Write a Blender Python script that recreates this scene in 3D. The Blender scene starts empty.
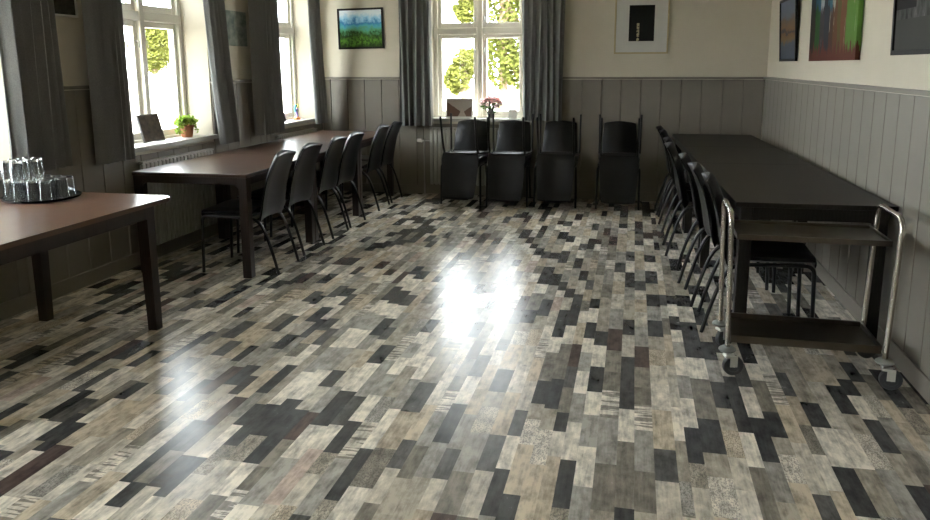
import bpy, bmesh, math, random
from mathutils import Vector, Matrix
R = math.radians
PI = math.pi
rnd = random.Random(7)
sc = bpy.context.scene
col = sc.collection

# ------------------------------------------------------------------ helpers
class NT:
    def __init__(s, name):
        s.m = bpy.data.materials.new(name); s.m.use_nodes = True
        s.t = s.m.node_tree; s.t.nodes.clear()
        s.out = s.n('ShaderNodeOutputMaterial')
    def n(s, typ, inp=None, **kw):
        nd = s.t.nodes.new(typ)
        for k, v in kw.items(): setattr(nd, k, v)
        for k, v in (inp or {}).items(): s.put(nd.inputs[k], v)
        return nd
    def put(s, sock, v):
        if isinstance(v, bpy.types.NodeSocket): s.t.links.new(v, sock)
        elif isinstance(v, bpy.types.Node): s.t.links.new(v.outputs[0], sock)
        else: sock.default_value = v
    def math(s, op, a, b=0.0, c=0.0):
        nd = s.n('ShaderNodeMath', operation=op)
        s.put(nd.inputs[0], a); s.put(nd.inputs[1], b); s.put(nd.inputs[2], c)
        return nd.outputs[0]
    def mix(s, f, a, b, blend='MIX'):
        nd = s.n('ShaderNodeMix', data_type='RGBA', blend_type=blend)
        s.put(nd.inputs[0], f); s.put(nd.inputs[6], a); s.put(nd.inputs[7], b)
        return nd.outputs[2]
    def ramp(s, f, stops, interp='LINEAR'):
        nd = s.n('ShaderNodeValToRGB'); cr = nd.color_ramp; cr.interpolation = interp
        while len(cr.elements) < len(stops): cr.elements.new(0.5)
        for e, (p, c) in zip(cr.elements, stops): e.position = p; e.color = (*c, 1) if len(c) == 3 else c
        s.put(nd.inputs[0], f)
        return nd.outputs[0]
    def coord(s, scale=(1, 1, 1), kind='Object'):
        tc = s.n('ShaderNodeTexCoord')
        mp = s.n('ShaderNodeMapping'); s.put(mp.inputs[0], tc.outputs[kind]); mp.inputs[3].default_value = scale
        return mp.outputs[0]
    def noise(s, vec, scale, detail=3, rough=.5):
        nd = s.n('ShaderNodeTexNoise', {'Scale': scale, 'Detail': detail, 'Roughness': rough}); s.put(nd.inputs['Vector'], vec)
        return nd.outputs[0]
    def bsdf(s, color, rough=.5, metal=0., spec=.5, bump=None, bstr=.1, bdist=.01, **kw):
        b = s.n('ShaderNodeBsdfPrincipled')
        s.put(b.inputs['Base Color'], color if not isinstance(color, tuple) else (*color, 1))
        s.put(b.inputs['Roughness'], rough); s.put(b.inputs['Metallic'], metal); b.inputs['Specular IOR Level'].default_value = spec
        for k, v in kw.items(): s.put(b.inputs[k], v)
        if bump is not None:
            bn = s.n('ShaderNodeBump', {'Strength': bstr, 'Distance': bdist}); s.put(bn.inputs['Height'], bump)
            s.t.links.new(bn.outputs[0], b.inputs['Normal'])
        s.t.links.new(b.outputs[0], s.out.inputs[0])
        return b

def lin(r, g, b):
    f = lambda v: ((v / 255 + .055) / 1.055) ** 2.4 if v > 10 else v / 255 / 12.92
    return (f(r), f(g), f(b))

def simple(name, rgb, rough=.5, metal=0., spec=.5, var=.12, nscale=12., bstr=.05, **kw):
    t = NT(name); v = t.coord()
    n = t.noise(v, nscale)
    c = t.ramp(n, [(.25, tuple(x * (1 - var) for x in rgb)), (.75, tuple(min(1, x * (1 + var)) for x in rgb))])
    t.bsdf(c, rough, metal, spec, bump=t.noise(v, nscale * 12, 2), bstr=bstr, bdist=.002, **kw)
    return t.m

def wood(name, a, b, rough, scale=(14, 1.1, 14), spec=.5):
    t = NT(name); v = t.coord(scale)
    n = t.noise(v, 3.0, 6, .6)
    w = t.n('ShaderNodeTexWave', {'Scale': 1.2, 'Distortion': 5., 'Detail': 3., 'Detail Scale': 1.5}, wave_type='BANDS', bands_direction='X'); t.put(w.inputs[0], v)
    f = t.math('ADD', t.math('MULTIPLY', n, .7), t.math('MULTIPLY', w.outputs[1], .3))
    c = t.ramp(f, [(.25, a), (.75, b)])
    t.bsdf(c, rough, 0, spec, bump=n, bstr=.03, bdist=.003)
    return t.m

class MB:
    def __init__(s): s.bm = bmesh.new()
    def add(s, verts, faces):
        vs = [s.bm.verts.new(v) for v in verts]
        for f in faces:
            try: s.bm.faces.new([vs[i] for i in f])
            except ValueError: pass
        return vs
    def box(s, c, d, bevel=0., rot=None, seg=2):
        m = bmesh.new(); bmesh.ops.create_cube(m, size=1)
        for v in m.verts: v.co = Vector((v.co.x * d[0], v.co.y * d[1], v.co.z * d[2]))
        if bevel: bmesh.ops.bevel(m, geom=list(m.edges), offset=bevel, segments=seg, affect='EDGES', profile=.5)
        if rot is not None: bmesh.ops.transform(m, matrix=rot, verts=m.verts)
        for v in m.verts: v.co += Vector(c)
        s.merge(m); return s
    def merge(s, m):
        m.verts.index_update()
        vs = [s.bm.verts.new(v.co) for v in m.verts]
        for f in m.faces:
            try: s.bm.faces.new([vs[v.index] for v in f.verts])
            except ValueError: pass
        m.free()
    def prism(s, poly, z0, z1):
        n = len(poly)
        a = sum(poly[i][0] * poly[(i + 1) % n][1] - poly[(i + 1) % n][0] * poly[i][1] for i in range(n))
        if a < 0: poly = poly[::-1]
        s.add([(x, y, z0) for x, y in poly] + [(x, y, z1) for x, y in poly],
              [list(range(n))[::-1], list(range(n, 2 * n))] + [[i, (i + 1) % n, n + (i + 1) % n, n + i] for i in range(n)])
        return s
    def tube(s, pts, r, n=10, cap=True):
        pts = [Vector(p) for p in pts]; rr = r if isinstance(r, (list, tuple)) else [r] * len(pts)
        rings = []; prev = None
        for i, p in enumerate(pts):
            t = (pts[min(i + 1, len(pts) - 1)] - pts[max(i - 1, 0)]).normalized()
            if prev is None: a = t.orthogonal().normalized()
            else: a = (prev - t * prev.dot(t)).normalized()
            prev = a; b = t.cross(a)
            rings.append([s.bm.verts.new(p + (a * math.cos(2 * PI * k / n) + b * math.sin(2 * PI * k / n)) * rr[i]) for k in range(n)])
        for A, B in zip(rings, rings[1:]):
            for k in range(n): s.bm.faces.new([A[k], A[(k + 1) % n], B[(k + 1) % n], B[k]])
        if cap:
            s.bm.faces.new(rings[0][::-1]); s.bm.faces.new(rings[-1])
        return s
    def lathe(s, prof, n=24, c=(0, 0, 0)):
        c = Vector(c); rings = []
        for r, z in prof:
            if r < 1e-6: rings.append([s.bm.verts.new(c + Vector((0, 0, z)))])
            else: rings.append([s.bm.verts.new(c + Vector((r * math.cos(2 * PI * k / n), r * math.sin(2 * PI * k / n), z))) for k in range(n)])
        for A, B in zip(rings, rings[1:]):
            for k in range(n):
                j = (k + 1) % n
                if len(A) == 1 and len(B) == 1: continue
                if len(A) == 1: s.bm.faces.new([A[0], B[j], B[k]])
                elif len(B) == 1: s.bm.faces.new([A[k], A[j], B[0]])
                else: s.bm.faces.new([A[k], A[j], B[j], B[k]])
        return s
    def build(s, name, mat, parent=None, loc=None, rot=None, smooth=None, recalc=True):
        if recalc: bmesh.ops.recalc_face_normals(s.bm, faces=s.bm.faces)
        me = bpy.data.meshes.new(name); 
        if smooth is not None:
            for f in s.bm.faces: f.smooth = True
            for e in s.bm.edges:
                if len(e.link_faces) == 2 and e.calc_face_angle(0) > R(smooth): e.smooth = False
        s.bm.to_mesh(me); s.bm.free()
        for m in (mat if isinstance(mat, (list, tuple)) else [mat]): me.materials.append(m)
        o = bpy.data.objects.new(name, me); col.objects.link(o)
        if parent: o.parent = parent
        if loc: o.location = loc
        if rot: o.rotation_euler = rot
        return o

def tag(o, label=None, cat=None, group=None, kind=None):
    if label: o['label'] = label
    if cat: o['category'] = cat
    if group: o['group'] = group
    if kind: o['kind'] = kind
    return o
def thing(name, label, cat, loc=(0, 0, 0), rot=(0, 0, 0), group=None):
    o = bpy.data.objects.new(name, None); col.objects.link(o); o.empty_display_size = .1
    o.location = loc; o.rotation_euler = rot
    return tag(o, label, cat, group)
kids = {}
def copy_tree(o, parent=None):
    c = o.copy(); col.objects.link(c)
    if parent: c.parent = parent
    for ch in [x for x in col.objects if x.parent == o]: copy_tree(ch, c)
    return c
def place(o, loc, rot, label, group=None):
    o.location = loc; o.rotation_euler = rot; o['label'] = label
    if group: o['group'] = group
    return o
def smoothpath(pts, n=6):
    pts = [Vector(p) for p in pts]; out = []
    P = [pts[0] * 2 - pts[1]] + pts + [pts[-1] * 2 - pts[-2]]
    for i in range(1, len(P) - 2):
        p0, p1, p2, p3 = P[i - 1:i + 3]
        for k in range(n):
            t = k / n
            out.append(.5 * ((2 * p1) + (p2 - p0) * t + (2 * p0 - 5 * p1 + 4 * p2 - p3) * t * t + (3 * p1 - p0 - 3 * p2 + p3) * t ** 3))
    out.append(pts[-1]); return out
def bend(pts, r, n=5):
    """polyline with rounded corners"""
    pts = [Vector(p) for p in pts]; out = [pts[0]]
    for a, b, c in zip(pts, pts[1:], pts[2:]):
        u = (a - b); v = (c - b); rr = min(r, u.length * .49, v.length * .49)
        p, q = b + u.normalized() * rr, b + v.normalized() * rr
        for k in range(n + 1):
            t = k / n; out.append(p * (1 - t) ** 2 + b * 2 * t * (1 - t) + q * t * t)
    out.append(pts[-1]); return out

# ------------------------------------------------------------------ materials
M = {}
M['wall'] = simple('plaster_off_white', (.51, .465, .372), .75, var=.03, nscale=3, bstr=.12)
M['panel'] = simple('grey_painted_panel', (.198, .179, .149), .45, spec=.2, var=.05, nscale=4, bstr=.05)
M['white_paint'] = simple('white_gloss_paint', (.74, .71, .62), .35, var=.03, nscale=5)
M['ceiling'] = simple('ceiling_white', (.50, .47, .41), .8, var=.02)
M['black_leather'] = simple('black_leatherette', (.0065, .0065, .0066), .37, spec=.22, var=.2, nscale=30, bstr=.04)
M['black_metal'] = simple('black_metal', (.006, .006, .006), .32, spec=.3, var=.1)
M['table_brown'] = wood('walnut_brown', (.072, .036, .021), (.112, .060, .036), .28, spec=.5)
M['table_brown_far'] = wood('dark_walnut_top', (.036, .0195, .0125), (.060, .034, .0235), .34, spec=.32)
M['table_leg'] = wood('dark_walnut', (.020, .013, .010), (.034, .022, .017), .4, (18, 18, 1.4), spec=.3)
M['table_dark'] = wood('dark_wenge', (.0105, .0088, .0068), (.017, .0143, .0112), .42, spec=.22)
M['steel'] = simple('brushed_steel', (.52, .48, .42), .27, 1., var=.1, nscale=20, bstr=.02)
M['shelf_steel'] = simple('worn_steel_shelf', (.13, .115, .093), .33, 1., var=.15, nscale=9, bstr=.03)
M['zinc'] = simple('zinc_plated', (.70, .69, .65), .35, .5, var=.08)
M['rubber'] = simple('grey_rubber', (.05, .05, .052), .6, var=.1)
M['bumper'] = simple('grey_bumper', (.20, .21, .19), .55, var=.06)
M['radiator'] = simple('radiator_enamel', (.34, .33, .295), .38, var=.03)
M['valve'] = simple('pale_plastic', (.68, .66, .58), .4, var=.03)
M['grey_metal'] = simple('hinge_metal', (.32, .31, .28), .4, .8)
M['terracotta'] = simple('terracotta', (.30, .115, .045), .7, var=.15)
M['leaf'] = None
M['stone_vase'] = simple('dark_glass_vase', (.19, .19, .165), .2, var=.15, spec=.6)
M['black_frame'] = simple('black_frame', (.009, .008, .008), .5, spec=.12)
M['brown_frame'] = simple('dark_brown_frame', (.035, .028, .022), .4)
M['pale_frame'] = simple('champagne_frame', (.40, .33, .19), .4, .2, var=.06)
M['mat_board'] = simple('grey_white_mat', (.50, .49, .46), .5, var=.02)
M['white_card'] = simple('white_card', (.62, .61, .57), .6, var=.03)
M['orange'] = simple('orange_base', (.75, .24, .04), .5)
M['teal'] = simple('teal_paint', (.08, .42, .45), .5)
M['violet'] = simple('violet_paint', (.28, .2, .6), .5)
M['yellow'] = simple('yellow_paint', (.75, .62, .08), .5)
M['bark'] = simple('tree_bark', (.16, .11, .07), .9, var=.3)
M['gravel'] = simple('pale_gravel', (.42, .40, .34), .9, var=.2, nscale=2)
M['brick'] = simple('outer_render', (.55, .5, .42), .9)

def leafmat(name, rgb, tr=.45):
    t = NT(name); g = t.n('ShaderNodeNewGeometry')
    c = t.ramp(g.outputs['Random Per Island'], [(0, tuple(x * .7 for x in rgb)), (1, tuple(x * 1.3 for x in rgb))])
    d = t.n('ShaderNodeBsdfDiffuse'); t.put(d.inputs[0], c)
    l = t.n('ShaderNodeBsdfTranslucent'); t.put(l.inputs[0], c)
    mx = t.n('ShaderNodeMixShader'); mx.inputs[0].default_value = tr
    t.t.links.new(d.outputs[0], mx.inputs[1]); t.t.links.new(l.outputs[0], mx.inputs[2]); t.t.links.new(mx.outputs[0], t.out.inputs[0])
    return t.m
M['leaf'] = leafmat('plant_leaf', (.20, .30, .05))
M['leaf_dark'] = leafmat('bouquet_leaf', (.07, .16, .03))
M['tree_leaf'] = leafmat('tree_leaf', (.070, .079, .019))
M['bush_leaf'] = leafmat('bush_leaf', (.078, .084, .020))
M['petal'] = leafmat('pink_petal', (.80, .56, .54), .5)
M['petal_pale'] = leafmat('pale_pink_petal', (.86, .74, .71), .5)

def fabric():
    t = NT('grey_curtain_fabric'); v = t.coord((1, 1, 1))
    n = t.noise(t.coord((220, 220, 160)), 1., 2)
    c = t.ramp(n, [(.3, (.21, .209, .206)), (.7, (.275, .273, .269))])
    d = t.n('ShaderNodeBsdfDiffuse'); t.put(d.inputs[0], c)
    l = t.n('ShaderNodeBsdfTranslucent'); t.put(l.inputs[0], c)
    mx = t.n('ShaderNodeMixShader'); mx.inputs[0].default_value = .36
    t.t.links.new(d.outputs[0], mx.inputs[1]); t.t.links.new(l.outputs[0], mx.inputs[2]); t.t.links.new(mx.outputs[0], t.out.inputs[0])
    return t.m
M['curtain'] = fabric()

def pane_mat():
    t = NT('window_glass')
    tr = t.n('ShaderNodeBsdfTransparent'); tr.inputs[0].default_value = (.97, .98, .97, 1)
    gl = t.n('ShaderNodeBsdfGlossy'); gl.inputs['Roughness'].default_value = .02
    mx = t.n('ShaderNodeMixShader'); mx.inputs[0].default_value = .05
    t.t.links.new(tr.outputs[0], mx.inputs[1]); t.t.links.new(gl.outputs[0], mx.inputs[2]); t.t.links.new(mx.outputs[0], t.out.inputs[0])
    return t.m
M['pane'] = pane_mat()
t = NT('drinking_glass'); g_ = t.n('ShaderNodeBsdfGlass', {'IOR': 1.45, 'Roughness': .0}); g_.inputs[0].default_value = (.97, .98, .98, 1)
l_ = t.n('ShaderNodeBsdfTranslucent'); l_.inputs[0].default_value = (.95, .96, .96, 1); x_ = t.n('ShaderNodeMixShader'); x_.inputs[0].default_value = .012
t.t.links.new(g_.outputs[0], x_.inputs[1]); t.t.links.new(l_.outputs[0], x_.inputs[2]); t.t.links.new(x_.outputs[0], t.out.inputs[0]); M['glass'] = t.m
M['tray'] = simple('dark_tray', (.02, .02, .021), .25, spec=.6)

def floor_mat():
    t = NT('patchwork_plank_vinyl')
    g = t.n('ShaderNodeNewGeometry'); s = t.n('ShaderNodeSeparateXYZ'); t.put(s.inputs[0], g.outputs['Position'])
    x, y = s.outputs[0], s.outputs[1]
    v1 = t.n('ShaderNodeTexVoronoi', {'Scale': 1., 'Randomness': .8}, voronoi_dimensions='1D', feature='F1')
    t.put(v1.inputs['W'], t.math('DIVIDE', x, .067))
    c1 = t.n('ShaderNodeSeparateColor'); t.put(c1.inputs[0], v1.outputs['Color'])
    off = t.math('MULTIPLY', c1.outputs[0], 91.7)
    ln = t.math('ADD', .8, t.math('MULTIPLY', c1.outputs[1], .5))
    v2 = t.n('ShaderNodeTexVoronoi', {'Scale': 1., 'Randomness': 1.}, voronoi_dimensions='1D', feature='F1')
    t.put(v2.inputs['W'], t.math('ADD', t.math('MULTIPLY', t.math('DIVIDE', y, .29), ln), off))
    c2 = t.n('ShaderNodeSeparateColor'); t.put(c2.inputs[0], v2.outputs['Color'])
    r, gg, b = c2.outputs
    pal = t.ramp(r, [(0, lin(74, 74, 74)), (.12, lin(94, 93, 91)), (.18, lin(86, 74, 70)), (.22, lin(136, 130, 120)), (.30, lin(168, 160, 146)),
                     (.41, lin(160, 156, 148)), (.49, lin(190, 177, 157)), (.61, lin(200, 192, 178)), (.76, lin(222, 214, 201)), (.96, lin(186, 169, 157))], 'CONSTANT')
    # grain along the plank, blotches, cross streaks, flaked paint
    cv = t.n('ShaderNodeCombineXYZ')
    t.put(cv.inputs[0], t.math('ADD', t.math('MULTIPLY', x, 85), t.math('MULTIPLY', r, 40))); t.put(cv.inputs[1], t.math('MULTIPLY', y, 6)); t.put(cv.inputs[2], t.math('MULTIPLY', b, 30))
    grain = t.noise(cv, 1., 4, .6)
    cb = t.n('ShaderNodeCombineXYZ'); t.put(cb.inputs[0], t.math('MULTIPLY', x, 22)); t.put(cb.inputs[1], t.math('MULTIPLY', y, 11)); t.put(cb.inputs[2], t.math('MULTIPLY', gg, 50))
    blot = t.noise(cb, 1., 5, .62)
    k = t.math('ADD', t.math('MULTIPLY', t.math('SUBTRACT', grain, .5), 1.0), t.math('MULTIPLY', t.math('SUBTRACT', blot, .5), 2.3))
    k = t.math('ADD', 1., k)
    k = t.math('MULTIPLY', k, t.math('ADD', .84, t.math('MULTIPLY', gg, .3)))
    k = t.math('MINIMUM', t.math('MAXIMUM', k, .45), 1.28)
    kc = t.n('ShaderNodeCombineXYZ'); [t.put(kc.inputs[i], k) for i in range(3)]
    base = t.mix(1., pal, kc.outputs[0], 'MULTIPLY')
    cs = t.n('ShaderNodeCombineXYZ'); t.put(cs.inputs[0], t.math('MULTIPLY', x, 5)); t.put(cs.inputs[1], t.math('MULTIPLY', y, 55)); t.put(cs.inputs[2], t.math('MULTIPLY', r, 70))
    stn = t.math('GREATER_THAN', t.noise(cs, 1., 3, .6), .52)
    base = t.mix(t.math('MULTIPLY', t.math('GREATER_THAN', b, .94), t.math('MULTIPLY', stn, .65)), base, (*lin(70, 64, 60), 1))
    cf = t.n('ShaderNodeCombineXYZ'); t.put(cf.inputs[0], t.math('MULTIPLY', x, 190)); t.put(cf.inputs[1], t.math('MULTIPLY', y, 90)); t.put(cf.inputs[2], t.math('MULTIPLY', r, 70))
    fl = t.math('GREATER_THAN', t.noise(cf, 1., 3, .6), .53)
    isf = t.math('LESS_THAN', b, .05)
    base = t.mix(t.math('MULTIPLY', isf, t.math('MULTIPLY', fl, .5)), base, (*lin(66, 64, 62), 1))
    rg = t.math('ADD', .255, t.math('MULTIPLY', t.math('SUBTRACT', blot, .5), .10))
    t.bsdf(base, rg, 0, .22, bump=t.noise(cv, .5, 2), bstr=.02, bdist=.002)
    return t.m
M['floor'] = floor_mat()

def art(name, fn):
    t = NT(name); g = t.n('ShaderNodeTexCoord'); s = t.n('ShaderNodeSeparateXYZ'); t.put(s.inputs[0], g.outputs['Generated'])
    c, rough = fn(t, s, g.outputs['Generated']); t.bsdf(c, .6, 0, .06)
    return t.m
def tv(t, vec, scale, *a):
    mp = t.n('ShaderNodeMapping'); t.put(mp.inputs[0], vec); mp.inputs[3].default_value = scale
    return t.noise(mp.outputs[0], 1., *a)
def art_landscape(t, s, v):            # picture spans local x (width) and z (height)
    n = tv(t, v, (5, 1, 4), 5, .65)
    z = t.math('ADD', s.outputs[2], t.math('MULTIPLY', t.math('SUBTRACT', n, .5), .62))
    c = t.ramp(z, [(0, lin(40, 60, 24)), (.18, lin(88, 132, 46)), (.30, lin(56, 86, 38)), (.47, lin(90, 150, 112)), (.58, lin(84, 160, 170)), (.68, lin(60, 120, 170)), (.78, lin(150, 195, 220)), (.92, lin(214, 222, 226))])
    f = tv(t, v, (16, 1, 9), 4, .7)
    tr = t.math('MULTIPLY', t.math('LESS_THAN', z, .42), t.math('GREATER_THAN', f, .52))
    return t.mix(t.math('MULTIPLY', tr, .8), c, (*lin(38, 56, 26), 1)), .25
def art_night(t, s, v):
    x = t.math('ABSOLUTE', t.math('SUBTRACT', s.outputs[0], .36)); z = s.outputs[2]
    n = tv(t, v, (6, 1, 14), 3, .6)
    w = t.math('MULTIPLY', t.math('LESS_THAN', x, .05), t.math('MULTIPLY', t.math('LESS_THAN', z, .5), t.math('GREATER_THAN', n, .47)))
    c = t.mix(w, (*lin(34, 34, 32), 1), (*lin(168, 160, 130), 1))
    return c, .25
def art_town(t, s, v):
    n = tv(t, v, (1, 3, 7), 4, .6); z = t.math('ADD', s.outputs[2], t.math('MULTIPLY', t.math('SUBTRACT', n, .5), .3))
    return t.ramp(z, [(0, lin(70, 76, 86)), (.25, lin(80, 87, 97)), (.32, lin(118, 94, 64)), (.42, lin(110, 84, 58)), (.46, lin(62, 62, 66)), (.52, lin(118, 92, 64)), (.66, lin(100, 88, 78)), (.74, lin(96, 102, 114)), (1, lin(104, 110, 124))]), .3
def art_abstract(t, s, v):
    n = tv(t, v, (1, 2.2, 1.2), 4, .65); st = tv(t, v, (1, 22, 1.6), 4, .7)
    y = t.math('ADD', t.math('SUBTRACT', 1., s.outputs[1]), t.math('MULTIPLY', t.math('SUBTRACT', n, .5), .12))
    c1 = t.ramp(y, [(0, lin(44, 37, 35)), (.12, lin(40, 77, 39)), (.24, lin(59, 52, 55)), (.34, lin(45, 49, 57)), (.46, lin(71, 50, 45)), (.54, lin(91, 59, 45)), (.64, lin(82, 77, 45)), (.70, lin(102, 66, 49)), (.78, lin(99, 69, 50)), (.80, lin(82, 118, 55)), (.96, lin(87, 123, 59))], 'CONSTANT')
    top = t.ramp(y, [(0, lin(37, 42, 49)), (.12, lin(40, 82, 102)), (.25, lin(143, 148, 151)), (.34, lin(52, 55, 66)), (.42, lin(50, 97, 116)), (.52, lin(148, 151, 148)), (.58, lin(74, 94, 50)), (.68, lin(109, 66, 49)), (.80, lin(87, 123, 59))], 'CONSTANT')
    z = t.math('ADD', s.outputs[2], t.math('MULTIPLY', t.math('SUBTRACT', st, .5), .5))
    c = t.mix(t.math('GREATER_THAN', z, .44), c1, top)
    low = t.mix(t.math('LESS_THAN', z, .10), c, (*lin(87, 49, 42), 1))
    drip = t.math('MULTIPLY', t.math('GREATER_THAN', st, .66), .7)
    return t.mix(drip, low, (*lin(160, 158, 144), 1)), .45
def art_blackwhite(t, s, v):
    n = tv(t, v, (1, 16, 3), 5, .7); z = s.outputs[2]
    a = t.ramp(n, [(.35, lin(26, 26, 26)), (.6, lin(78, 78, 76)), (.75, lin(150, 150, 146))])
    dark = t.math('MULTIPLY', t.math('GREATER_THAN', s.outputs[1], .72), t.math('GREATER_THAN', z, .32))
    a = t.mix(dark, a, (*lin(22, 22, 22), 1))
    return t.mix(t.math('LESS_THAN', z, .24), a, (*lin(60, 60, 57), 1)), .45
def art_pale(t, s, v):
    n = tv(t, v, (1, 4, 4), 4, .6)
    bl = t.ramp(n, [(.35, lin(104, 116, 112)), (.65, lin(150, 156, 146))])
    d = t.n('ShaderNodeVectorMath', operation='DISTANCE'); t.put(d.inputs[0], v); d.inputs[1].default_value = (.5, .45, .3)
    k = t.math('MULTIPLY', t.math('LESS_THAN', t.math('ADD', d.outputs['Value'], t.math('MULTIPLY', n, .3)), .32), .7)
    return t.mix(k, bl, (*lin(70, 84, 84), 1)), .45
def art_dim(t, s, v):
    n = tv(t, v, (1, 5, 6), 4, .6); return t.ramp(n, [(.3, lin(38, 36, 32)), (.6, lin(66, 62, 54)), (.8, lin(110, 104, 90))]), .4
def art_street(t, s, v):
    n = tv(t, v, (3, 1, 3), 4, .6); x = t.math('ABSOLUTE', t.math('SUBTRACT', s.outputs[0], .62))
    roof = t.math('SUBTRACT', t.math('ADD', .28, t.math('MULTIPLY', x, 1.0)), t.math('MULTIPLY', n, .12))
    c = t.mix(t.math('GREATER_THAN', s.outputs[2], roof), (*lin(98, 78, 70), 1), (*lin(150, 143, 136), 1))
    road = t.math('LESS_THAN', t.math('ADD', x, t.math('MULTIPLY', s.outputs[2], .35)), .17)
    return t.mix(road, c, (*lin(160, 148, 140), 1)), .4
def art_brown(t, s, v):
    n = tv(t, v, (2, 5, 5), 4, .65); return t.ramp(n, [(.3, lin(46, 40, 35)), (.7, lin(84, 72, 62))]), .45
ART = {f.__name__: art(f.__name__[4:] + '_print', f) for f in (art_landscape, art_night, art_town, art_abstract, art_blackwhite, art_pale, art_dim, art_street, art_brown)}

# ------------------------------------------------------------------ room
XL, XR, YB, YF, H = -3.70, 1.37, 8.57, -2.6, 2.72
REC = .20; OUT = .30; ZS, ZT = .865, 2.48; HO, HI = .555, .635; ZW = 1.378
LWIN = [5.48 + 2.26 * k for k in (-3, -2, -1, 0, 1)]           # window centres along the left wall
BWIN = [-1.775]
def struct(o): o['kind'] = 'structure'; return o

struct(MB().box(((XL + XR) / 2, (YB + YF) / 2, -.05), (XR - XL + .8, YB - YF + .8, .1)).build('floor', M['floor']))
struct(MB().box(((XL + XR) / 2, (YB + YF) / 2, H + .06), (XR - XL + .8, YB - YF + .8, .12)).build('ceiling', M['ceiling']))
def wall(name, P, s0, s1, wins):
    """P(s,d) -> plan point; s along the wall, d outwards"""
    m = MB(); cur = s0; curo = s0
    edges = []
    for c in wins:
        m.prism([P(cur, 0), P(c - HI, 0), P(c - HO, REC), P(c - HO, OUT), P(curo, OUT)] + ([P(curo, REC)] if curo != s0 else []), 0, H)
        for z0, z1 in ((0, ZS), (ZT, H)):
            m.prism([P(c - HI, 0), P(c + HI, 0), P(c + HO, REC), P(c + HO, OUT), P(c - HO, OUT), P(c - HO, REC)], z0, z1)
        cur, curo = c + HI, c + HO
    m.prism([P(cur, 0), P(s1, 0), P(s1, OUT), P(curo, OUT)] + ([P(curo, REC)] if curo != s0 else []), 0, H)
    return struct(m.build(name, M['wall']))
PL = lambda s, d: (XL - d, s)
PB = lambda s, d: (s, YB + d)
wall('wall_left', PL, YF, YB + OUT, LWIN)
wall('wall_back', PB, XL, XR, BWIN)
struct(MB().box((XR + .15, (YB + YF) / 2 + .15, H / 2), (.3, YB - YF + .3, H)).build('wall_right', M['wall']))
struct(MB().box(((XL + XR) / 2, YF - .15, H / 2), (XR - XL + .6, .3, H)).build('wall_front', M['wall']))

# wainscot: tongue-and-groove boards, cap rail, baseboard
BW = .214
def boards(name, Q, s0, s1, wins, phase):
    m = MB(); th = .016
    s = s0 - phase
    def seg(a, b, z1):
        if b - a < .01: return
        g = .006
        poly = [(a, 0), (b, 0), (b, th - .010), (b - g, th), (a + g, th), (a, th - .010)]
        m.prism([Q(p[0], -p[1]) for p in poly], .0, z1)
    while s < s1:
        a, b = max(s, s0), min(s + BW, s1)
        cuts = [(a, b, ZW - .03)]
        for c in wins:
            new = []
            for (p, q, z) in cuts:
                lo, hi = c - HI - .0, c + HI + .0
                if q <= lo or p >= hi or z < ZW - .1: new.append((p, q, z)); continue
                if p < lo: new.append((p, lo, z))
                new.append((max(p, lo), min(q, hi), ZS - .03))
                if q > hi: new.append((hi, q, z))
            cuts = new
        for c in cuts: seg(*c)
        s += BW
    return struct(m.build(name, M['panel']))
boards('trim_1', PL, YF, YB - .017, LWIN, .05)
boards('trim_2', PB, XL + .017, XR - .017, BWIN, .095)
PR = lambda s, d: (XR + d, s)
boards('trim_3', PR, YF, YB - .017, [], .12)
def rail(name, Q, s0, s1, wins, z0, z1, d):
    m = MB(); cur = s0
    for c in list(wins) + [None]:
        e = s1 if c is None else c - HI
        m.prism([Q(cur, 0), Q(e, 0), Q(e, -d), Q(cur, -d)], z0, z1)
        if c is not None: cur = c + HI
    return struct(m.build(name, M['panel']))
rail('trim_4', PL, YF, YB - .043, LWIN, ZW - .022, ZW, .042)
rail('trim_5', PB, XL, XR, BWIN, ZW - .022, ZW, .042)
rail('trim_6', PR, YF, YB - .043, [], ZW - .022, ZW, .042)
for nm, Q, a, b in (('baseboard_left', PL, YF, YB), ('baseboard_back', PB, XL + .022, XR - .022), ('baseboard_right', PR, YF, YB)):
    m = MB(); m.prism([Q(a, -.0165), Q(b, -.0165), Q(b, -.026), Q(a, -.026)], 0, .10); struct(m.build(nm, M['panel']))

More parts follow.
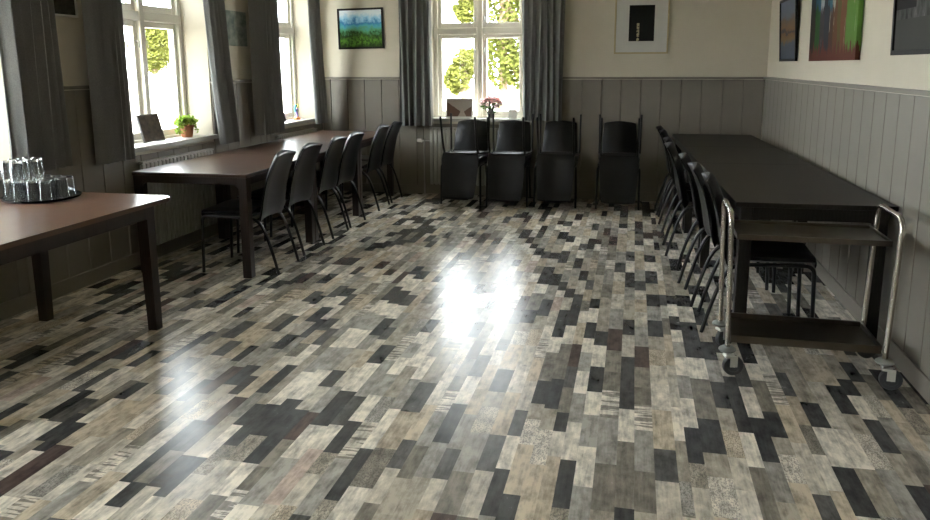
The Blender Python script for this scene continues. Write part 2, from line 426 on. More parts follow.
# ------------------------------------------------------------------ windows
def window(idx, loc, rz):
    """local: x along wall, y outward, origin at opening centre on the inner face at sill height"""
    w = bpy.data.objects.new('window_%d' % idx, None); col.objects.link(w); w.location = loc; w.rotation_euler = (0, 0, rz); struct(w)
    WH = ZT - ZS; y = REC + .035; fw = .045
    m = MB()
    for sx in (-1, 1): m.box((sx * (HO - fw / 2), y, WH / 2), (fw, .09, WH), .004)
    m.box((0, y, fw / 2 + .01), (2 * HO - 2 * fw, .09, fw), .004); m.box((0, y, WH - fw / 2), (2 * HO - 2 * fw, .09, fw), .004)
    m.build('window_frame', M['white_paint'], w)
    tz = 1.905 - ZS
    MB().box((0, y - .006, WH / 2), (.062, .10, WH - 2 * fw - .01), .008).build('mullion', M['white_paint'], w)
    m = MB()
    for sx in (-1, 1): m.box((sx * (HO - fw + .031) / 2, y - .004, tz), (HO - fw - .031, .095, .075), .008)
    m.build('transom', M['white_paint'], w)
    x0, x1 = .033, HO - fw - .002
    for sx in (-1, 1):
        for z0, z1 in ((fw + .012, tz - .039), (tz + .039, WH - fw - .002)):
            m = MB(); b = .046; cx = sx * (x0 + x1) / 2; ww = x1 - x0
            for q in (-1, 1): m.box((cx + q * (ww - b) / 2, y + .005, (z0 + z1) / 2), (b, .05, z1 - z0), .004)
            for zc in (z0 + b / 2 + .004, z1 - b / 2): m.box((cx, y + .005, zc), (ww - 2 * b, .05, b + (.008 if zc < (z0 + z1) / 2 else 0)), .004)
            so = m.build('sash', M['white_paint'], w)
            MB().box((cx, y + .008, (z0 + z1) / 2), (ww - 2 * b + .01, .004, z1 - z0 - 2 * b + .01)).build('pane', M['pane'], so)
            m = MB(); hx = sx * (x0 + .018); hz = z1 - .16 if z0 < tz else z0 + .12
            m.tube([(hx, y - .02, hz), (hx, y - .045, hz)], .007, 8); m.tube([(hx, y - .045, hz + .004), (hx + sx * .005, y - .05, hz - .05)], .006, 8)
            m.build('catch', M['grey_metal'], so)
    m = MB(); m.prism([(-HI - .03, -.045), (HI + .03, -.045), (HI + .03, -.0), (HI - .002, 0), (HO, REC - .01), (-HO, REC - .01), (-HI + .002, 0), (-HI - .03, 0)], -.0, .035)
    m.build('window_sill', M['white_paint'] if False else M['panel_sill'], w)
    return w
M['panel_sill'] = simple('sill_grey_white', (.36, .35, .31), .35, var=.04)
n = 1
for c in LWIN[2:] + LWIN[:2]:
    window(n, (XL, c, ZS - .0), PI / 2); n += 1
window(n, (BWIN[0], YB, ZS), 0)

# ------------------------------------------------------------------ curtains
def curtain(loc, rz, w, z0, z1, folds, label, ph, amp=.044, flare=0., lean=0.):
    """hangs in local xz, waving in y"""
    m = MB(); nu, nv = folds * 10, 16; th = .0025; grid = []
    for side in (0, 1):
        rows = []
        for j in range(nv + 1):
            v = j / nv; z = z0 + (z1 - z0) * v; row = []
            for i in range(nu + 1):
                u = i / nu
                a = amp * (.75 + .25 * math.sin(3 * u + ph)) * (1 - .25 * v)
                yy = a * math.sin(2 * PI * folds * u + ph + .35 * math.sin(2.2 * v + 5 * u)) + .3 * a * math.sin(2 * PI * folds * 2.0 * u + ph * 2 + v * 1.3)
                xx = (u - .5) * (w + flare * (1 - v)) + .012 * math.sin(9 * u + 3 * v + ph) + lean * (1 - v) ** 1.5
                row.append(m.bm.verts.new((xx, yy + side * th, z)))
            rows.append(row)
        grid.append(rows)
    A, B = grid
    for j in range(nv):
        for i in range(nu):
            m.bm.faces.new([A[j][i], A[j][i + 1], A[j + 1][i + 1], A[j + 1][i]])
            m.bm.faces.new([B[j][i], B[j + 1][i], B[j + 1][i + 1], B[j][i + 1]])
    for j in range(nv):
        m.bm.faces.new([A[j][0], A[j + 1][0], B[j + 1][0], B[j][0]]); m.bm.faces.new([A[j][nu], B[j][nu], B[j + 1][nu], A[j + 1][nu]])
    for i in range(nu):
        m.bm.faces.new([A[0][i], B[0][i], B[0][i + 1], A[0][i + 1]]); m.bm.faces.new([A[nv][i], A[nv][i + 1], B[nv][i + 1], B[nv][i]])
    o = m.build('curtain', M['curtain'], None, loc, (0, 0, rz), smooth=60)
    return tag(o, label, 'curtain', 'grey curtains')
XC = XL + .125
def lcurt(y0, y1, z0, f, label, ph, lean=0.): return curtain((XC, (y0 + y1) / 2, 0), PI / 2, y1 - y0, z0, H - .002, f, label, ph, lean=lean)
lcurt(3.74, 4.17, .87, 6, 'grey curtain panel nearest the camera, above the round glass tray', .4)
lcurt(4.46, 4.84, .84, 6, 'grey curtain left of the sill with the potted plant', 1.7)
lcurt(5.87, 6.20, .82, 5, 'grey curtain right of the potted plant window', 2.6, .17)
lcurt(6.73, 7.26, .835, 7, 'dark grey curtain left of the window nearest the corner', .9)
lcurt(7.98, 8.30, .845, 4, 'pale lit grey curtain hanging in the far left corner of the room', 3.4, .15)
def bcurt(x0, x1, z0, f, label, ph): return curtain(((x0 + x1) / 2, YB - .11, 0), 0, x1 - x0, z0, H - .002, f, label, ph)
bcurt(-2.68, -2.27, .815, 5, 'grey curtain on the back wall beside the green landscape picture', .2)
bcurt(-1.23, -.77, .892, 6, 'grey curtain on the back wall behind the stacked chairs, right of the flowers', 2.0)

# ------------------------------------------------------------------ radiators
def radiator(loc, rz, w, label, z0=.12, z1=.78, valve=True):
    r = thing('radiator', label, 'radiator', loc, (0, 0, rz), 'panel radiators under the windows')
    m = MB(); k = int(w / .05)
    for i in range(k):
        x = -w / 2 + (i + .5) * w / k
        m.box((x, -.062, (z0 + z1) / 2), (w / k - .012, .024, z1 - z0), .008)
    m.box((0, -.045, (z0 + z1) / 2), (w, .012, z1 - z0 - .02))
    m.build('front_panel', M['radiator'], r, smooth=40)
    m = MB(); m.box((0, -.05, z1 + .008), (w, .06, .012), .003)
    for i in range(int(w / .024)): m.box((-w / 2 + .012 + i * .024, -.05, z1 + .016), (.018, .058, .003))
    m.build('top_grille', M['radiator'], r)
    for q in (-1, 1): MB().box((q * w * .35, -.0195, .60), (.04, .039, .2)).build('bracket', M['radiator'], r)
    MB().tube(bend([(-w / 2 - .07, -.05, .002), (-w / 2 - .07, -.05, z1 - .14), (-w / 2 - .0, -.05, z1 - .14)], .01), .009, 10).build('pipe', M['radiator'], r, smooth=40)
    if valve:
        m = MB(); m.tube([(-w / 2 - .075, -.05, z1 - .14), (-w / 2 - .09, -.05, z1 - .14), (-w / 2 - .095, -.05, z1 - .14), (-w / 2 - .155, -.05, z1 - .14)], [.012, .014, .024, .02], 14)
        m.build('thermostat_knob', M['valve'], r, smooth=40)
    r.scale = (1, .8, 1)
    return r
radiator((BWIN[0] - .02, YB - .018, 0), 0, 1.06, 'pale ribbed radiator on the back wall behind the stacked chairs')
radiator((XL + .018, 5.48, 0), PI / 2, 1.0, 'radiator under the window with the potted plant', z1=.775, valve=False)
radiator((XL + .018, 7.74, 0), PI / 2, 1.0, 'radiator under the left window nearest the corner', z1=.775)

# ------------------------------------------------------------------ chairs
def shell(stations, c_amp, ridge, nu=10, corner=0.):
    """stations: (y,z,halfwidth,thickness); solid curved panel, normal side = sitter side"""
    m = MB(); n = len(stations); top, bot = [], []
    for i, (y, z, w, th) in enumerate(stations):
        a = stations[max(0, i - 1)]; b = stations[min(n - 1, i + 1)]
        t = Vector((0, b[0] - a[0], b[1] - a[1])).normalized(); nrm = Vector((0, -t.z, t.y))
        if nrm.z < 0 and abs(t.z) < .7: nrm = -nrm
        rt, rb = [], []
        for k in range(nu + 1):
            u = -1 + 2 * k / nu; e = math.sqrt(max(0, 1 - abs(u) ** 6))
            base = Vector((u * w, y, z)) + nrm * (c_amp * u * u)
            rt.append(m.bm.verts.new(base + nrm * (th / 2 * (.35 + .65 * e))))
            rb.append(m.bm.verts.new(base - nrm * (th / 2 * (.35 + .65 * e) + ridge * (1 - abs(u)))))
        top.append(rt); bot.append(rb)
    for i in range(n - 1):
        for k in range(nu):
            m.bm.faces.new([top[i][k], top[i][k + 1], top[i + 1][k + 1], top[i + 1][k]])
            m.bm.faces.new([bot[i][k], bot[i + 1][k], bot[i + 1][k + 1], bot[i][k + 1]])
        m.bm.faces.new([top[i][0], top[i + 1][0], bot[i + 1][0], bot[i][0]]); m.bm.faces.new([top[i][nu], bot[i][nu], bot[i + 1][nu], top[i + 1][nu]])
    for i in (0, n - 1):
        for k in range(nu): m.bm.faces.new([top[i][k], top[i][k + 1], bot[i][k + 1], bot[i][k]])
    return m
def make_chair():
    t = thing('dining_chair', 'black chair', 'chair')
    # seat: rounded front edge, dips toward the back
    st = [(.307, .418, .198, .012), (.307, .436, .206, .026), (.295, .452, .213, .036), (.262, .455, .218, .052), (.15, .453, .220, .058), (.04, .450, .219, .058), (-.04, .448, .212, .052), (-.095, .453, .206, .042), (-.116, .464, .202, .036)]
    shell(st, .006, .0).build('seat', M['black_leather'], t, smooth=50)
    bk = [(-.120, .402, .190, .014), (-.130, .425, .199, .030), (-.142, .47, .203, .034), (-.154, .54, .201, .032), (-.170, .62, .196, .030), (-.193, .71, .189, .029), (-.224, .79, .182, .030), (-.250, .845, .177, .032), (-.265, .869, .174, .031), (-.272, .879, .172, .024), (-.275, .883, .169, .010)]
    shell(bk, .024, .017).build('backrest', M['black_leather'], t, smooth=28)
    for s in (-1, 1):
        MB().tube(bend([(s * .222, .307, 0), (s * .217, .293, .432), (s * .207, .15, .425)], .05, 6), .0115, 10).build('leg', M['black_metal'], t, smooth=40)
        MB().tube(smoothpath([(s * .190, -.06, .412), (s * .188, -.108, .400), (s * .186, -.150, .358), (s * .186, -.183, .29), (s * .187, -.228, .15), (s * .188, -.268, 0)], 5), .0115, 10).build('leg', M['black_metal'], t, smooth=40)
        MB().tube([(s * .207, .15, .425), (s * .196, .03, .418), (s * .190, -.06, .412)], .0115, 10).build('side_rail', M['black_metal'], t, smooth=40)
    for y in (.14, -.04):
        MB().tube([(-.19, y, .42 if y > 0 else .413), (.19, y, .42 if y > 0 else .413)], .010, 8).build('cross_bar', M['black_metal'], t, smooth=40)
    return t
chair0 = make_chair(); used = [False]
def chair(loc, rot, label, group):
    o = chair0 if not used[0] else copy_tree(chair0)
    used[0] = True
    return place(o, loc, rot, label, group)
# left row: backs toward the room, facing -X
ORD = ['nearest', 'second', 'third', 'fourth', 'fifth', 'farthest']
GL, GR, GS = 'black chairs along the brown tables', 'black chairs along the dark table', 'black chairs stacked against the back wall'
LAB = ['black chair at the brown tables, nearest the camera, beside the front table leg',
       'black chair at the brown tables, second from the near end',
       'black chair at the brown tables, third from the near end',
       'black chair at the brown tables, fourth from the near end, just before the gap',
       'black chair at the brown tables, second from the far end, just after the gap',
       'black chair at the far end of the brown tables, next to the back wall']
for i, y in enumerate((5.07, 5.64, 6.24, 6.72, 7.56, 8.05)):
    chair(((-2.775, -2.808, -2.822, -2.832, -2.852, -2.862)[i], y, 0), (0, 0, PI / 2 + (.05, -.03, .02, -.02, .03, 0)[i]), LAB[i], GL)
LAB = ['black chair at the dark table, nearest the trolley, its seat showing under the trolley shelf',
       'black chair at the dark table, second from the trolley',
       'black chair at the dark table, third from the trolley',
       'black chair at the dark table, fourth from the trolley',
       'black chair at the dark table, third from the back wall',
       'black chair at the dark table, second from the back wall',
       'black chair at the dark table, closest to the back wall']
for i, y in enumerate((4.455, 4.94, 5.45, 6.23, 6.695, 7.46, 7.93)):
    chair(((.70, .662, .625, .56, .565, .55, .535)[i], y, 0), (0, 0, -PI / 2 + (-.04, .03, -.02, .02, .03, -.02, .02)[i]), LAB[i], GR)
# four stacks: one chair upright, facing the room, one upside down on it
pos = ['leftmost stack', 'second stack, below the pink flowers', 'third stack, before the curtain', 'stack standing apart on the right']
for i, (x, y, a) in enumerate(((-1.812, 8.215, -.02), (-1.312, 8.22, .015), (-.79, 8.25, 0.), (-.135, 8.265, .015))):
    chair((x, y, 0), (0, 0, PI + a), 'upright black chair at the bottom of the ' + pos[i], GS)
    chair((x + .008, y - .205, .976), (0, PI, a), 'upside-down black chair on top of the ' + pos[i], GS)

# ------------------------------------------------------------------ tables
def table(loc, w, l, h, label, top, leg, inset, lw, apr, tt=.026, group=None):
    t = thing('dining_table', label, 'table', loc, (0, 0, 0), group)
    MB().box((0, 0, h - tt / 2), (w, l, tt), .003).build('tabletop', M[top], t)
    m = MB(); ax, ay = w / 2 - inset, l / 2 - inset
    for s in (-1, 1):
        m.box((s * (ax - .014), 0, h - tt - apr / 2), (.024, 2 * (ay - lw), apr)); m.box((0, s * (ay - .014), h - tt - apr / 2), (2 * (ax - lw), .024, apr))
    m.build('apron', M[leg], t)
    for sx in (-1, 1):
        for sy in (-1, 1):
            m = MB(); cx, cy = sx * (ax - lw / 2), sy * (ay - lw / 2)
            m.box((cx, cy, (h - tt) / 2), (lw, lw, h - tt), .004)
            # curved bracket where leg meets the end apron
            r = .035; zt = h - tt - apr; xi = cx - sx * lw / 2
            pts = [(xi, zt), (xi - sx * r, zt)] + [(xi - sx * r + sx * r * math.sin(a), zt - r + r * math.cos(a)) for a in [PI / 2 * k / 6 for k in range(1, 7)]]
            ys = (cy - sy * 0 + lw / 2 * sy - sy * .002, cy + lw / 2 * sy - sy * .026)
            vs = [(p[0], ys[0], p[1]) for p in pts] + [(p[0], ys[1], p[1]) for p in pts]; k = len(pts)
            m.add(vs, [list(range(k)), list(range(k, 2 * k))[::-1]] + [[i, (i + 1) % k, k + (i + 1) % k, k + i] for i in range(k)])
            m.build('leg', M[leg], t)
    return t
TB = (('brown dining table with its end toward the camera, beside the potted plant window', 'brown dining table in the middle of the joined row on the left', 'brown dining table at the far end of the left row, by the back wall'),
      ('dark dining table behind the steel trolley', 'dark dining table in the middle of the joined row on the right', 'dark dining table at the far end of the right row, by the back wall'))
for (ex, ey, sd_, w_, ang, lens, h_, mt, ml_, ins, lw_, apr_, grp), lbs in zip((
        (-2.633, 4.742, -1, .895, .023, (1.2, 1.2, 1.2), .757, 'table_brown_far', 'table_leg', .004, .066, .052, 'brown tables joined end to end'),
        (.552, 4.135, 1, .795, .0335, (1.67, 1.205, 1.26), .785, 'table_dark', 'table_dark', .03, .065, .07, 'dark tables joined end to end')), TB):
    yy = 0
    for L_, lb in zip(lens, lbs):
        l0 = Vector((sd_ * w_ / 2, yy + L_ / 2, 0)); l0.rotate(Matrix.Rotation(ang, 3, 'Z'))
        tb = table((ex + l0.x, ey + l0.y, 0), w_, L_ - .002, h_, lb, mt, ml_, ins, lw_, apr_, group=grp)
        tb.rotation_euler = (0, 0, ang); yy += L_

def near_table():
    t = thing('dining_table', 'brown table with rounded corner nearest the camera, carrying the tray of glasses', 'table', (-3.085, 3.03, 0))
    w, l, h, tt, r = .94, 1.68, .757, .026, .07
    poly = []
    for sx, sy, a0 in ((1, 1, 0), (-1, 1, 90), (-1, -1, 180), (1, -1, 270)):
        for k in range(9): a = R(a0 + 90 * k / 8); poly.append((sx * (w / 2 - r) + r * math.cos(a), sy * (l / 2 - r) + r * math.sin(a)))
    m = MB(); m.prism(poly, h - tt, h)
    bmesh.ops.bevel(m.bm, geom=[e for e in m.bm.edges if abs(e.verts[0].co.z - e.verts[1].co.z) < 1e-5], offset=.004, segments=2, affect='EDGES')
    m.build('tabletop', M['table_brown'], t, smooth=35)
    m = MB()
    for s in (-1, 1): m.box((s * .435, 0, h - tt - .035), (.022, 1.30, .07)); m.box((0, s * .665, h - tt - .035), (.85, .022, .07))
    m.build('apron', M['table_leg'], t)
    for sx in (-1, 1):
        for sy in (-1, 1):
            m = MB(); x, y = (.412 if sx > 0 else -.336), sy * .645; q = []
            for z, hw in ((0, .028), (h - tt - .07, .034), (h - tt, .034)):
                q.append([m.bm.verts.new((x + sx * .026 - sx * hw + a * hw, y + b * hw, z)) for a, b in ((-1, -1), (1, -1), (1, 1), (-1, 1))])
            for A, B in zip(q, q[1:]):
                for k in range(4): m.bm.faces.new([A[k], A[(k + 1) % 4], B[(k + 1) % 4], B[k]])
            m.bm.faces.new(q[0][::-1]); m.bm.faces.new(q[-1])
            m.build('leg', M['table_leg'], t)
near_table()

# tray of upturned tumblers
TX, TY, TZ = -3.325, 3.64, .7575
tag(MB().lathe([(0, 0), (.19, 0), (.203, .004), (.208, .016), (.2045, .016), (.198, .007), (.19, .006), (0, .006)], 48).build('serving_tray', M['tray'], None, (TX, TY, TZ), smooth=40),
    'round dark tray of upturned glasses on the brown table', 'tray')
def tumbler_mesh():
    m = MB(); m.lathe([(.0, .1095), (.026, .1095), (.0285, .1065), (.036, .001), (.0365, .0), (.0350, .0), (.0342, .002), (.0268, .0985), (.025, .100), (0, .100)], 24)
    return m.build('drinking_glass', M['glass'], None, smooth=40)
g0 = None
spots = []
for i, (dx, dy) in enumerate([(-.12, -.105), (-.04, -.125), (-.155, -.02), (-.08, -.045), (.0, -.045), (.045, -.115), (-.125, .06), (-.045, .035), (.035, .03), (.08, -.045), (.12, -.105) , (-.06, .115), (.02, .11), (.115, .035), (.095, .11)]):
    spots.append((dx, dy, 0))
for i, (dx, dy) in enumerate([(-.12, -.105), (-.04, -.125), (-.155, -.02), (-.08, -.045), (.0, -.045), (-.125, .06), (-.045, .035)]):
    spots.append((dx, dy, 1))
for dx, dy, lv in spots:
    o = tumbler_mesh() if g0 is None else g0.copy()
    if g0 is None: g0 = o
    else: col.objects.link(o)
    # the two-high part of the set stands on the left of the tray
    o.location = (TX + dx * .98, TY + dy * .98, TZ + .0075 + lv * .1105)
    if lv: tag(o, 'clear upturned tumbler stacked in the upper layer on the round tray', 'glass', 'tumblers in the upper layer on the tray')
    else: tag(o, 'clear upturned tumbler standing directly on the round tray', 'glass', 'tumblers standing on the tray')

# ------------------------------------------------------------------ trolley
def trolley():
    t = thing('serving_trolley', 'steel two-shelf serving trolley on castors at the end of the dark table', 'trolley', (.845, 3.862, 0), (0, 0, R(-1)))
    w, d = .70, .385
    for s in (-1, 1):
        x = s * w / 2
        MB().tube(bend([(x, -d / 2, .138), (x + s * .018, -d / 2, .815), (x + s * .018, d / 2, .815), (x, d / 2, .138)], .07, 7), .0125, 12).build('handle_frame', M['steel'], t, smooth=40)
    for z, mt in ((.682, 'shelf_steel'), (.165, 'shelf_steel')):
        m = MB(); a, b = w / 2 - .014, d / 2 - .0
        m.box((0, 0, z + .008), (2 * a, 2 * b - .028, .003))
        for s in (-1, 1):
            m.box((0, s * (b - .014), z + .018 - .006 * (z > .4)), (2 * a, .003, .036 - .012 * (z > .4))); m.box((s * (a - .0015), 0, z + .018 - .006 * (z > .4)), (.003, 2 * b - .031, .036 - .012 * (z > .4)))
            m.box((0, s * (b - .016), z + .0365 - .012 * (z > .4)), (2 * a, .010, .003)); m.box((s * (a - .004), 0, z + .0365 - .012 * (z > .4)), (.010, 2 * b - .04, .003))
        m.build('shelf', M[mt], t)
    for sx in (-1, 1):
        for sy in (-1, 1):
            a = {(-1, -1): .25, (1, -1): -.1, (-1, 1): .5, (1, 1): .3}[(sx, sy)]
            cm = MB(); cm.tube([(0, 0, .104), (0, 0, .14)], .010, 12)
            cm.box((.012, 0, .099), (.05, .05, .012), .003)
            for q in (-1, 1): cm.box((.030, q * .019, .075), (.036, .003, .058), 0, Matrix.Rotation(0, 3, 'Y'))
            cm.tube([(.032, -.024, .05), (.032, .024, .05)], .005, 8)
            c = cm.build('castor', M['zinc'], t, (sx * w / 2, sy * d / 2, 0), (0, 0, a))
            MB().lathe([(0, .122), (.034, .123), (.041, .130), (.041, .136), (.030, .146), (.013, .148), (0, .148)], 24).build('bumper', M['bumper'], c, smooth=40)
            wm = MB(); wm.lathe([(0, -.011), (.030, -.011), (.031, -.014), (.047, -.014), (.050, -.009), (.050, .009), (.047, .014), (.031, .014), (.030, .011), (0, .011)], 28)
            bmesh.ops.rotate(wm.bm, verts=wm.bm.verts, matrix=Matrix.Rotation(PI / 2, 3, 'X'))
            wh = wm.build('wheel', M['rubber'], c, (.032, 0, .05), smooth=40)
trolley()

# ------------------------------------------------------------------ pictures
def picture(name, label, cat, c, axis, w, h, fw, fmat, artm, depth=.022, matw=0., tilt=0., roll=0.):
    """axis: 'B' back wall, 'R' right wall, 'L' left wall; c = centre along wall, z ; built in world-aligned local frame"""
    s, z = c
    loc = {'B': (s, YB, z), 'R': (XR, s, z), 'L': (XL, s, z)}[axis]
    rot = {'B': (0, roll, 0), 'R': (roll, -tilt, 0), 'L': (roll, tilt, 0)}[axis]
    t = thing(name, label, cat, loc, rot)
    def bx(m, sc_, zc, d0, d1, ws, hs, bev=0.):   # along-wall centre, z centre, depth range off the wall
        dc, dd = (d0 + d1) / 2, d1 - d0
        if axis == 'B': m.box((sc_, -dc, zc), (ws, dd, hs), bev)
        elif axis == 'R': m.box((-dc, sc_, zc), (dd, ws, hs), bev)
        else: m.box((dc, sc_, zc), (dd, ws, hs), bev)
    o0 = .002 + (h / 2) * math.sin(tilt) if tilt else .002
    if fw:
        m = MB()
        for q in (-1, 1):
            bx(m, q * (w - fw) / 2, 0, o0, o0 + depth, fw, h, .002); bx(m, 0, q * (h - fw) / 2, o0, o0 + depth, w - 2 * fw, fw, .002)
        m.build('frame', M[fmat], t)
    iw, ih = w - 2 * fw, h - 2 * fw
    if matw:
        m = MB(); bx(m, 0, 0, o0, o0 + depth * .55, iw, ih); m.build('mat_board', M['mat_board'], t)
        aw, ah = iw - 2 * matw[0], ih - matw[1] - matw[2]
        m = MB(); bx(m, 0, (matw[1] - matw[2]) / 2, o0 + depth * .55, o0 + depth * .6, aw, ah); m.build('print', artm, t)
    else:
        m = MB(); bx(m, 0, 0, o0, o0 + depth * (.55 if fw else 1.), iw, ih); m.build('print' if fw else 'canvas', artm, t)
    return t
picture('framed_picture', 'black-framed green and blue landscape picture on the back wall left of the window', 'picture', (-3.165, 1.938), 'B', .565, .468, .022, 'black_frame', ART['art_landscape'], roll=-.016)
picture('framed_picture', 'pale-framed picture of a dark image in a wide white mat, right of the window', 'picture', (.055, 1.985), 'B', .575, .72, .018, 'pale_frame', ART['art_night'], matw=(.135, .118, .185), roll=0)
picture('framed_picture', 'narrow black-framed blue and orange picture on the right wall, nearest the corner', 'picture', (7.42, 1.815), 'R', .74, .56, .022, 'black_frame', ART['art_town'], tilt=.06)
picture('canvas_picture', 'unframed abstract painting in green, red and blue on the right wall', 'painting', (5.83, 1.98), 'R', 1.30, .90, 0, None, ART['art_abstract'], depth=.03, tilt=.02)
picture('framed_picture', 'black-framed black and white picture on the right wall, cut by the photo edge', 'picture', (3.99, 1.90), 'R', 1.10, .70, .026, 'black_frame', ART['art_blackwhite'], tilt=.03)
picture('framed_picture', 'dark picture with a thin pale frame between two grey curtains at the left', 'picture', (4.27, 2.06), 'L', .48, .46, .014, 'mat_board', ART['art_dim'])
picture('picture_print', 'pale grey-green unframed print between curtains on the left wall', 'picture', (6.60, 1.855), 'L', .42, .32, 0, None, ART['art_pale'], depth=.012)

# ------------------------------------------------------------------ things on the sills
SZ = ZS + .035 + .0005
# street picture on the back sill
t = thing('canvas_print', 'small street picture leaning on the back sill left of the flowers', 'picture', (-1.995, YB + .05, SZ), (R(-6), 0, 0))
MB().box((0, .006, .116), (.325, .012, .23), .001).build('backing', M['white_card'], t)
MB().box((0, -.001, .118), (.295, .002, .20)).build('print', ART['art_street'], t)
tag(MB().box((0, 0, .052), (.095, .008, .104), .001).build('greeting_card', M['white_card'], None, (-1.36, YB + .055, SZ), (R(-5), 0, .1)), 'small blank white card on the back sill right of the flowers', 'card')
# vase of pink flowers
t = thing('flower_vase', 'vase of pink flowers in the middle of the back sill', 'vase', (-1.61, YB + .03, SZ))
MB().lathe([(0, 0), (.032, 0), (.036, .01), (.038, .06), (.036, .115), (.033, .115), (.034, .06), (.032, .012), (0, .01)], 20).build('vase', M['stone_vase'], t, smooth=50)
m = MB(); rr = random.Random(3); heads = []
for i in range(34):
    a = rr.uniform(0, 2 * PI); q = math.sqrt(rr.random()); heads.append((q * .128 * math.cos(a), q * .09 * math.sin(a), .235 - .075 * q * q + rr.uniform(-.018, .025)))
    m.tube([(q * .02 * math.cos(a), q * .02 * math.sin(a), .03), tuple(heads[-1])], .0022, 5)
m.build('stem', M['leaf_dark'], t)
m = MB()
for i in range(120):
    a = rr.uniform(0, 2 * PI); q = rr.uniform(.02, .115); p = Vector((q * math.cos(a), q * .75 * math.sin(a), rr.uniform(.115, .185)))
    d = Vector((math.cos(a), math.sin(a), rr.uniform(-.4, .7))).normalized() * rr.uniform(.022, .042); s_ = d.orthogonal().normalized() * .011
    m.add([p - d * .4, p + s_, p + d, p - s_], [[0, 1, 2, 3]])
m.build('leaves', M['leaf_dark'], t, recalc=False)
def bloom():
    m = MB()
    for ring, (nn, rad, zz, tl) in enumerate(((6, .013, .012, 1.2), (9, .023, .006, .75), (11, .030, .0, .25), (10, .028, -.004, -.3))):
        for k in range(nn):
            a = 2 * PI * (k + ring * .4) / nn; o = Vector((math.cos(a), math.sin(a), 0)); s_ = Vector((-o.y, o.x, 0))
            tip = o * rad * math.cos(tl) + Vector((0, 0, zz + rad * math.sin(tl)))
            m.add([(0, 0, 0), tuple(tip * .65 + s_ * .011), tuple(tip), tuple(tip * .65 - s_ * .011)], [[0, 1, 2, 3]])
    return m
f0 = bloom().build('flower', M['petal'], t, recalc=False); f1 = bloom().build('flower', M['petal_pale'], t, recalc=False)
for i, p in enumerate(heads):
    o = (f0, f1)[i % 2] if i < 2 else (f0, f1, f0)[i % 3].copy()
    if i >= 2: col.objects.link(o); o.parent = t
    o.location = p; o.rotation_euler = (rr.uniform(-.5, .5) + p[1] * 4, p[0] * 5, rr.uniform(0, 6)); s_ = rr.uniform(.9, 1.25); o.scale = (s_,) * 3

# dark picture on the potted plant window's sill
t = thing('canvas_print', 'dark brown picture leaning on the sill left of the potted plant', 'picture', (XL - .115, 5.44, SZ), (0, R(-14), R(4)))
MB().box((-.008, 0, .115), (.016, .30, .23), .001).build('backing', M['brown_frame'], t)
MB().box((.001, 0, .115), (.002, .285, .215)).build('print', ART['art_brown'], t)
tag(MB().box((0, 0, .004), (.09, .14, .008), .001).build('leaflet', M['white_card'], None, (XL - .035, 5.33, SZ), (0, 0, .2)), 'flat white leaflet on the sill in front of the dark picture', 'leaflet')
t = thing('canvas_print', 'brown picture leaning on the sill of the left window nearest the corner', 'picture', (XL - .10, 7.69, SZ), (0, R(-13), R(3)))
MB().box((-.008, 0, .115), (.016, .27, .23), .001).build('backing', M['brown_frame'], t)
MB().box((.001, 0, .115), (.002, .255, .215)).build('print', ART['art_brown'], t)
# ornament
t = thing('ornament', 'small multicoloured ornament on an orange foot on the sill by the corner', 'ornament', (XL - .09, 8.06, SZ)); t.scale = (1.25,) * 3
MB().lathe([(0, 0), (.032, 0), (.034, .012), (.024, .022), (0, .022)], 20).build('foot', M['orange'], t, smooth=40)
MB().tube(smoothpath([(0, 0, .02), (0, .012, .05), (0, -.006, .08), (0, .018, .105)], 5), .009, 8).build('stem', M['violet'], t, smooth=50)
MB().tube(smoothpath([(0, -.022, .075), (0, -.03, .105), (0, -.012, .13), (0, .004, .118)], 5), .010, 8).build('wing', M['teal'], t, smooth=50)
MB().tube(smoothpath([(0, .012, .105), (0, .03, .115), (0, .034, .14)], 5), .009, 8).build('crest', M['yellow'], t, smooth=50)
# potted plant
t = thing('potted_plant', 'trailing green plant in a terracotta pot on the left window sill', 'plant', (XL - .085, 5.845, SZ))
MB().lathe([(0, 0), (.042, 0), (.046, .01), (.058, .085), (.063, .085), (.064, .105), (.056, .105), (.05, .09), (0, .09)], 24).build('pot', M['terracotta'], t, smooth=40)
rr = random.Random(11); ms = MB(); ml = MB()
for i in range(34):
    a = rr.uniform(0, 2 * PI); L = rr.uniform(.06, .17); up = rr.uniform(.03, .075)
    dx, dy = math.cos(a), math.sin(a)
    kx = .55 if dx > 0 else .5
    drop = rr.uniform(-.02, .1) if L > .1 else rr.uniform(-.02, .02)
    p = [Vector((0, 0, .095)), Vector((dx * L * .4 * kx, dy * L * .45, .1 + up)), Vector((dx * L * .8 * kx, dy * L * .85, .1 + up * .7 - drop * .4)), Vector((dx * L * kx, dy * L * 1.1, max(.012, .1 + up * .2 - drop)))]
    path = smoothpath(p, 4); ms.tube(path, .0018, 4)
    for q in path[3:]:
        for _ in range(2):
            d = Vector((rr.uniform(-1, 1), rr.uniform(-1, 1), rr.uniform(-.3, .8))).normalized() * rr.uniform(.016, .03); s_ = d.orthogonal().normalized() * rr.uniform(.007, .012)
            q2 = q + Vector((0, 0, .004)); ml.add([q2, q2 + d * .5 + s_, q2 + d, q2 + d * .5 - s_], [[0, 1, 2, 3]])
ms.build('stems', M['leaf'], t); ml.build('leaves', M['leaf'], t, recalc=False)

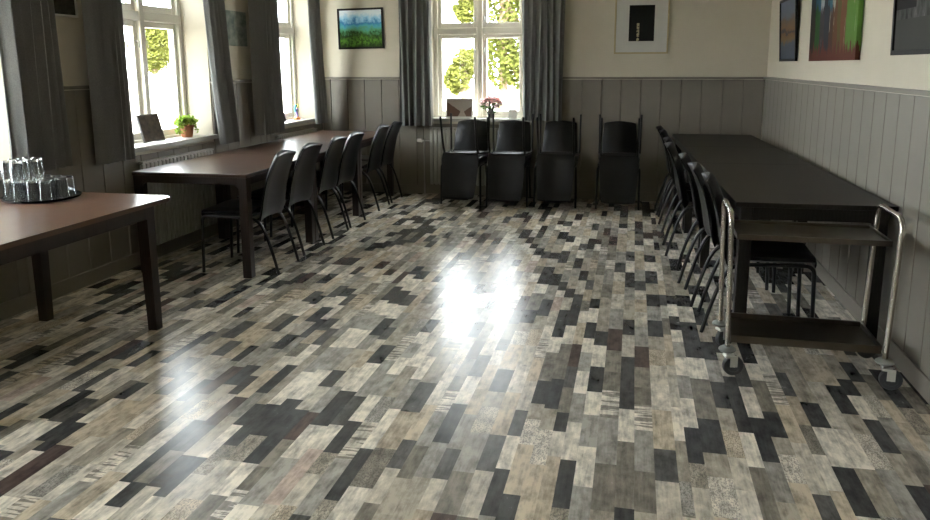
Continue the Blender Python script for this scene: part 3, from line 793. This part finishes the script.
# ------------------------------------------------------------------ outdoors
g = MB().box((-10, 40, -.35), (160, 160, .1)).build('ground', M['gravel']); struct(g)
def tree(label, loc, blobs, leaf, n, size, cat='tree', name='tree', seed=1):
    rr = random.Random(seed); t = thing(name, label, cat, loc)
    m = MB(); tot = sum(b[3] ** 2 for b in blobs)
    for (bx, by, bz, br) in blobs:
        for i in range(int(n * br ** 2 / tot)):
            while True:
                p = Vector((rr.uniform(-1, 1), rr.uniform(-1, 1), rr.uniform(-1, 1)))
                if .35 < p.length < 1: break
            p = Vector((bx, by, bz)) + p * br * (1 + .12 * math.sin(7 * p.x + 5 * p.z))
            d = Vector((rr.uniform(-1, 1), rr.uniform(-1, 1), rr.uniform(-.7, .5))).normalized() * size * rr.uniform(.6, 1.3); s_ = d.orthogonal().normalized() * size * .45
            m.add([p - d, p + s_, p + d, p - s_], [[0, 1, 2, 3]])
    m.build('crown', M[leaf], t, recalc=False)
    top = max(b[2] for b in blobs)
    m = MB(); m.tube(smoothpath([(0, 0, 0), (.05, 0, top * .35), (-.05, .05, top * .7), (0, 0, top)], 4), [.16 - .012 * k for k in range(13)], 8)
    for bx, by, bz, br in blobs: m.tube([(0, 0, top * .3), (bx * .6, by * .6, bz * .75), (bx, by, bz)], [.07, .05, .02], 6)
    m.build('trunk', M['bark'], t, smooth=50)
    return t
tree('leafy green tree seen through the right half of the back window', (-4.45, 26, -.3), [(0, 0, 2.0, .95), (.75, -.2, 1.9, .9), (-.3, 0, 3.0, .75), (.9, 0, 3.6, .9), (.0, .3, 4.2, .8), (1.6, .1, 2.8, 1.2), (.9, 0, 5.2, 1.2), (-1.2, 0, 12.2, 2.7), (2.0, .5, 12.6, 2.8), (.4, 0, 15.4, 2.8), (-3.2, 0, 14.6, 2.4)], 'tree_leaf', 38000, .115, seed=2)  # topmost blobs: unseen crown added to dim the window's reflection on the floor
tree('lower yellow-green shrub seen through the left half of the back window', (-4.72, 21.0, -.3), [(-.2, 0, 1.45, .42), (.1, .1, 1.9, .42), (.1, 0, 3.3, .38), (.15, 0, 3.9, .5)], 'bush_leaf', 4200, .09, 'shrub', 'shrub', 4)
tree('yellow-green tree seen through the left window with the potted plant', (-21.0, 30.2, -.3), [(0, 0, 2.6, 1.0), (.5, .3, 3.4, .8), (-.3, 0, 3.6, .7)], 'bush_leaf', 6500, .12, seed=6)

# ------------------------------------------------------------------ light, sky, camera
w = bpy.data.worlds.new('sky'); sc.world = w; w.use_nodes = True
bg = w.node_tree.nodes['Background']; bg.inputs[0].default_value = (.89, .945, 1.0, 1); bg.inputs[1].default_value = 26.0
sd = bpy.data.lights.new('sun', 'SUN'); sd.energy = 40; sd.angle = R(.6); sd.color = (1, .94, .84)
so = bpy.data.objects.new('sun', sd); col.objects.link(so)
so.rotation_euler = Vector((-.35, .75, -.75)).to_track_quat('-Z', 'Y').to_euler()

F, YAW, PIT, ROL, CY = 749.2756, -.2200545, -.1832335, -.0033833, 205.0
cd = bpy.data.cameras.new('camera'); cam = bpy.data.objects.new('camera', cd); col.objects.link(cam)
cd.sensor_fit = 'HORIZONTAL'; cd.sensor_width = 36; cd.lens = F / 930 * 36; cd.clip_start = .05; cd.clip_end = 500
cd.shift_y = (CY - 260) / 930
fwd = Vector((math.sin(YAW) * math.cos(PIT), math.cos(YAW) * math.cos(PIT), math.sin(PIT)))
rt = Vector((math.cos(YAW), -math.sin(YAW), 0)); up = rt.cross(fwd)
r2 = math.cos(ROL) * rt + math.sin(ROL) * up; u2 = -math.sin(ROL) * rt + math.cos(ROL) * up
cam.matrix_world = Matrix(((r2.x, u2.x, -fwd.x, 0), (r2.y, u2.y, -fwd.y, 0), (r2.z, u2.z, -fwd.z, 1.5), (0, 0, 0, 1)))
sc.camera = cam
sc.view_settings.view_transform = 'Standard'; sc.view_settings.look = 'None'; sc.view_settings.gamma = 1
sc.view_settings.use_curve_mapping = False
sc.view_settings.exposure = 0.38
sc.cycles.max_bounces = 12; sc.cycles.diffuse_bounces = 6; sc.cycles.glossy_bounces = 4; sc.cycles.transmission_bounces = 12; sc.cycles.transparent_max_bounces = 16
sc.cycles.sample_clamp_indirect = 10
sc.cycles.use_denoising = True
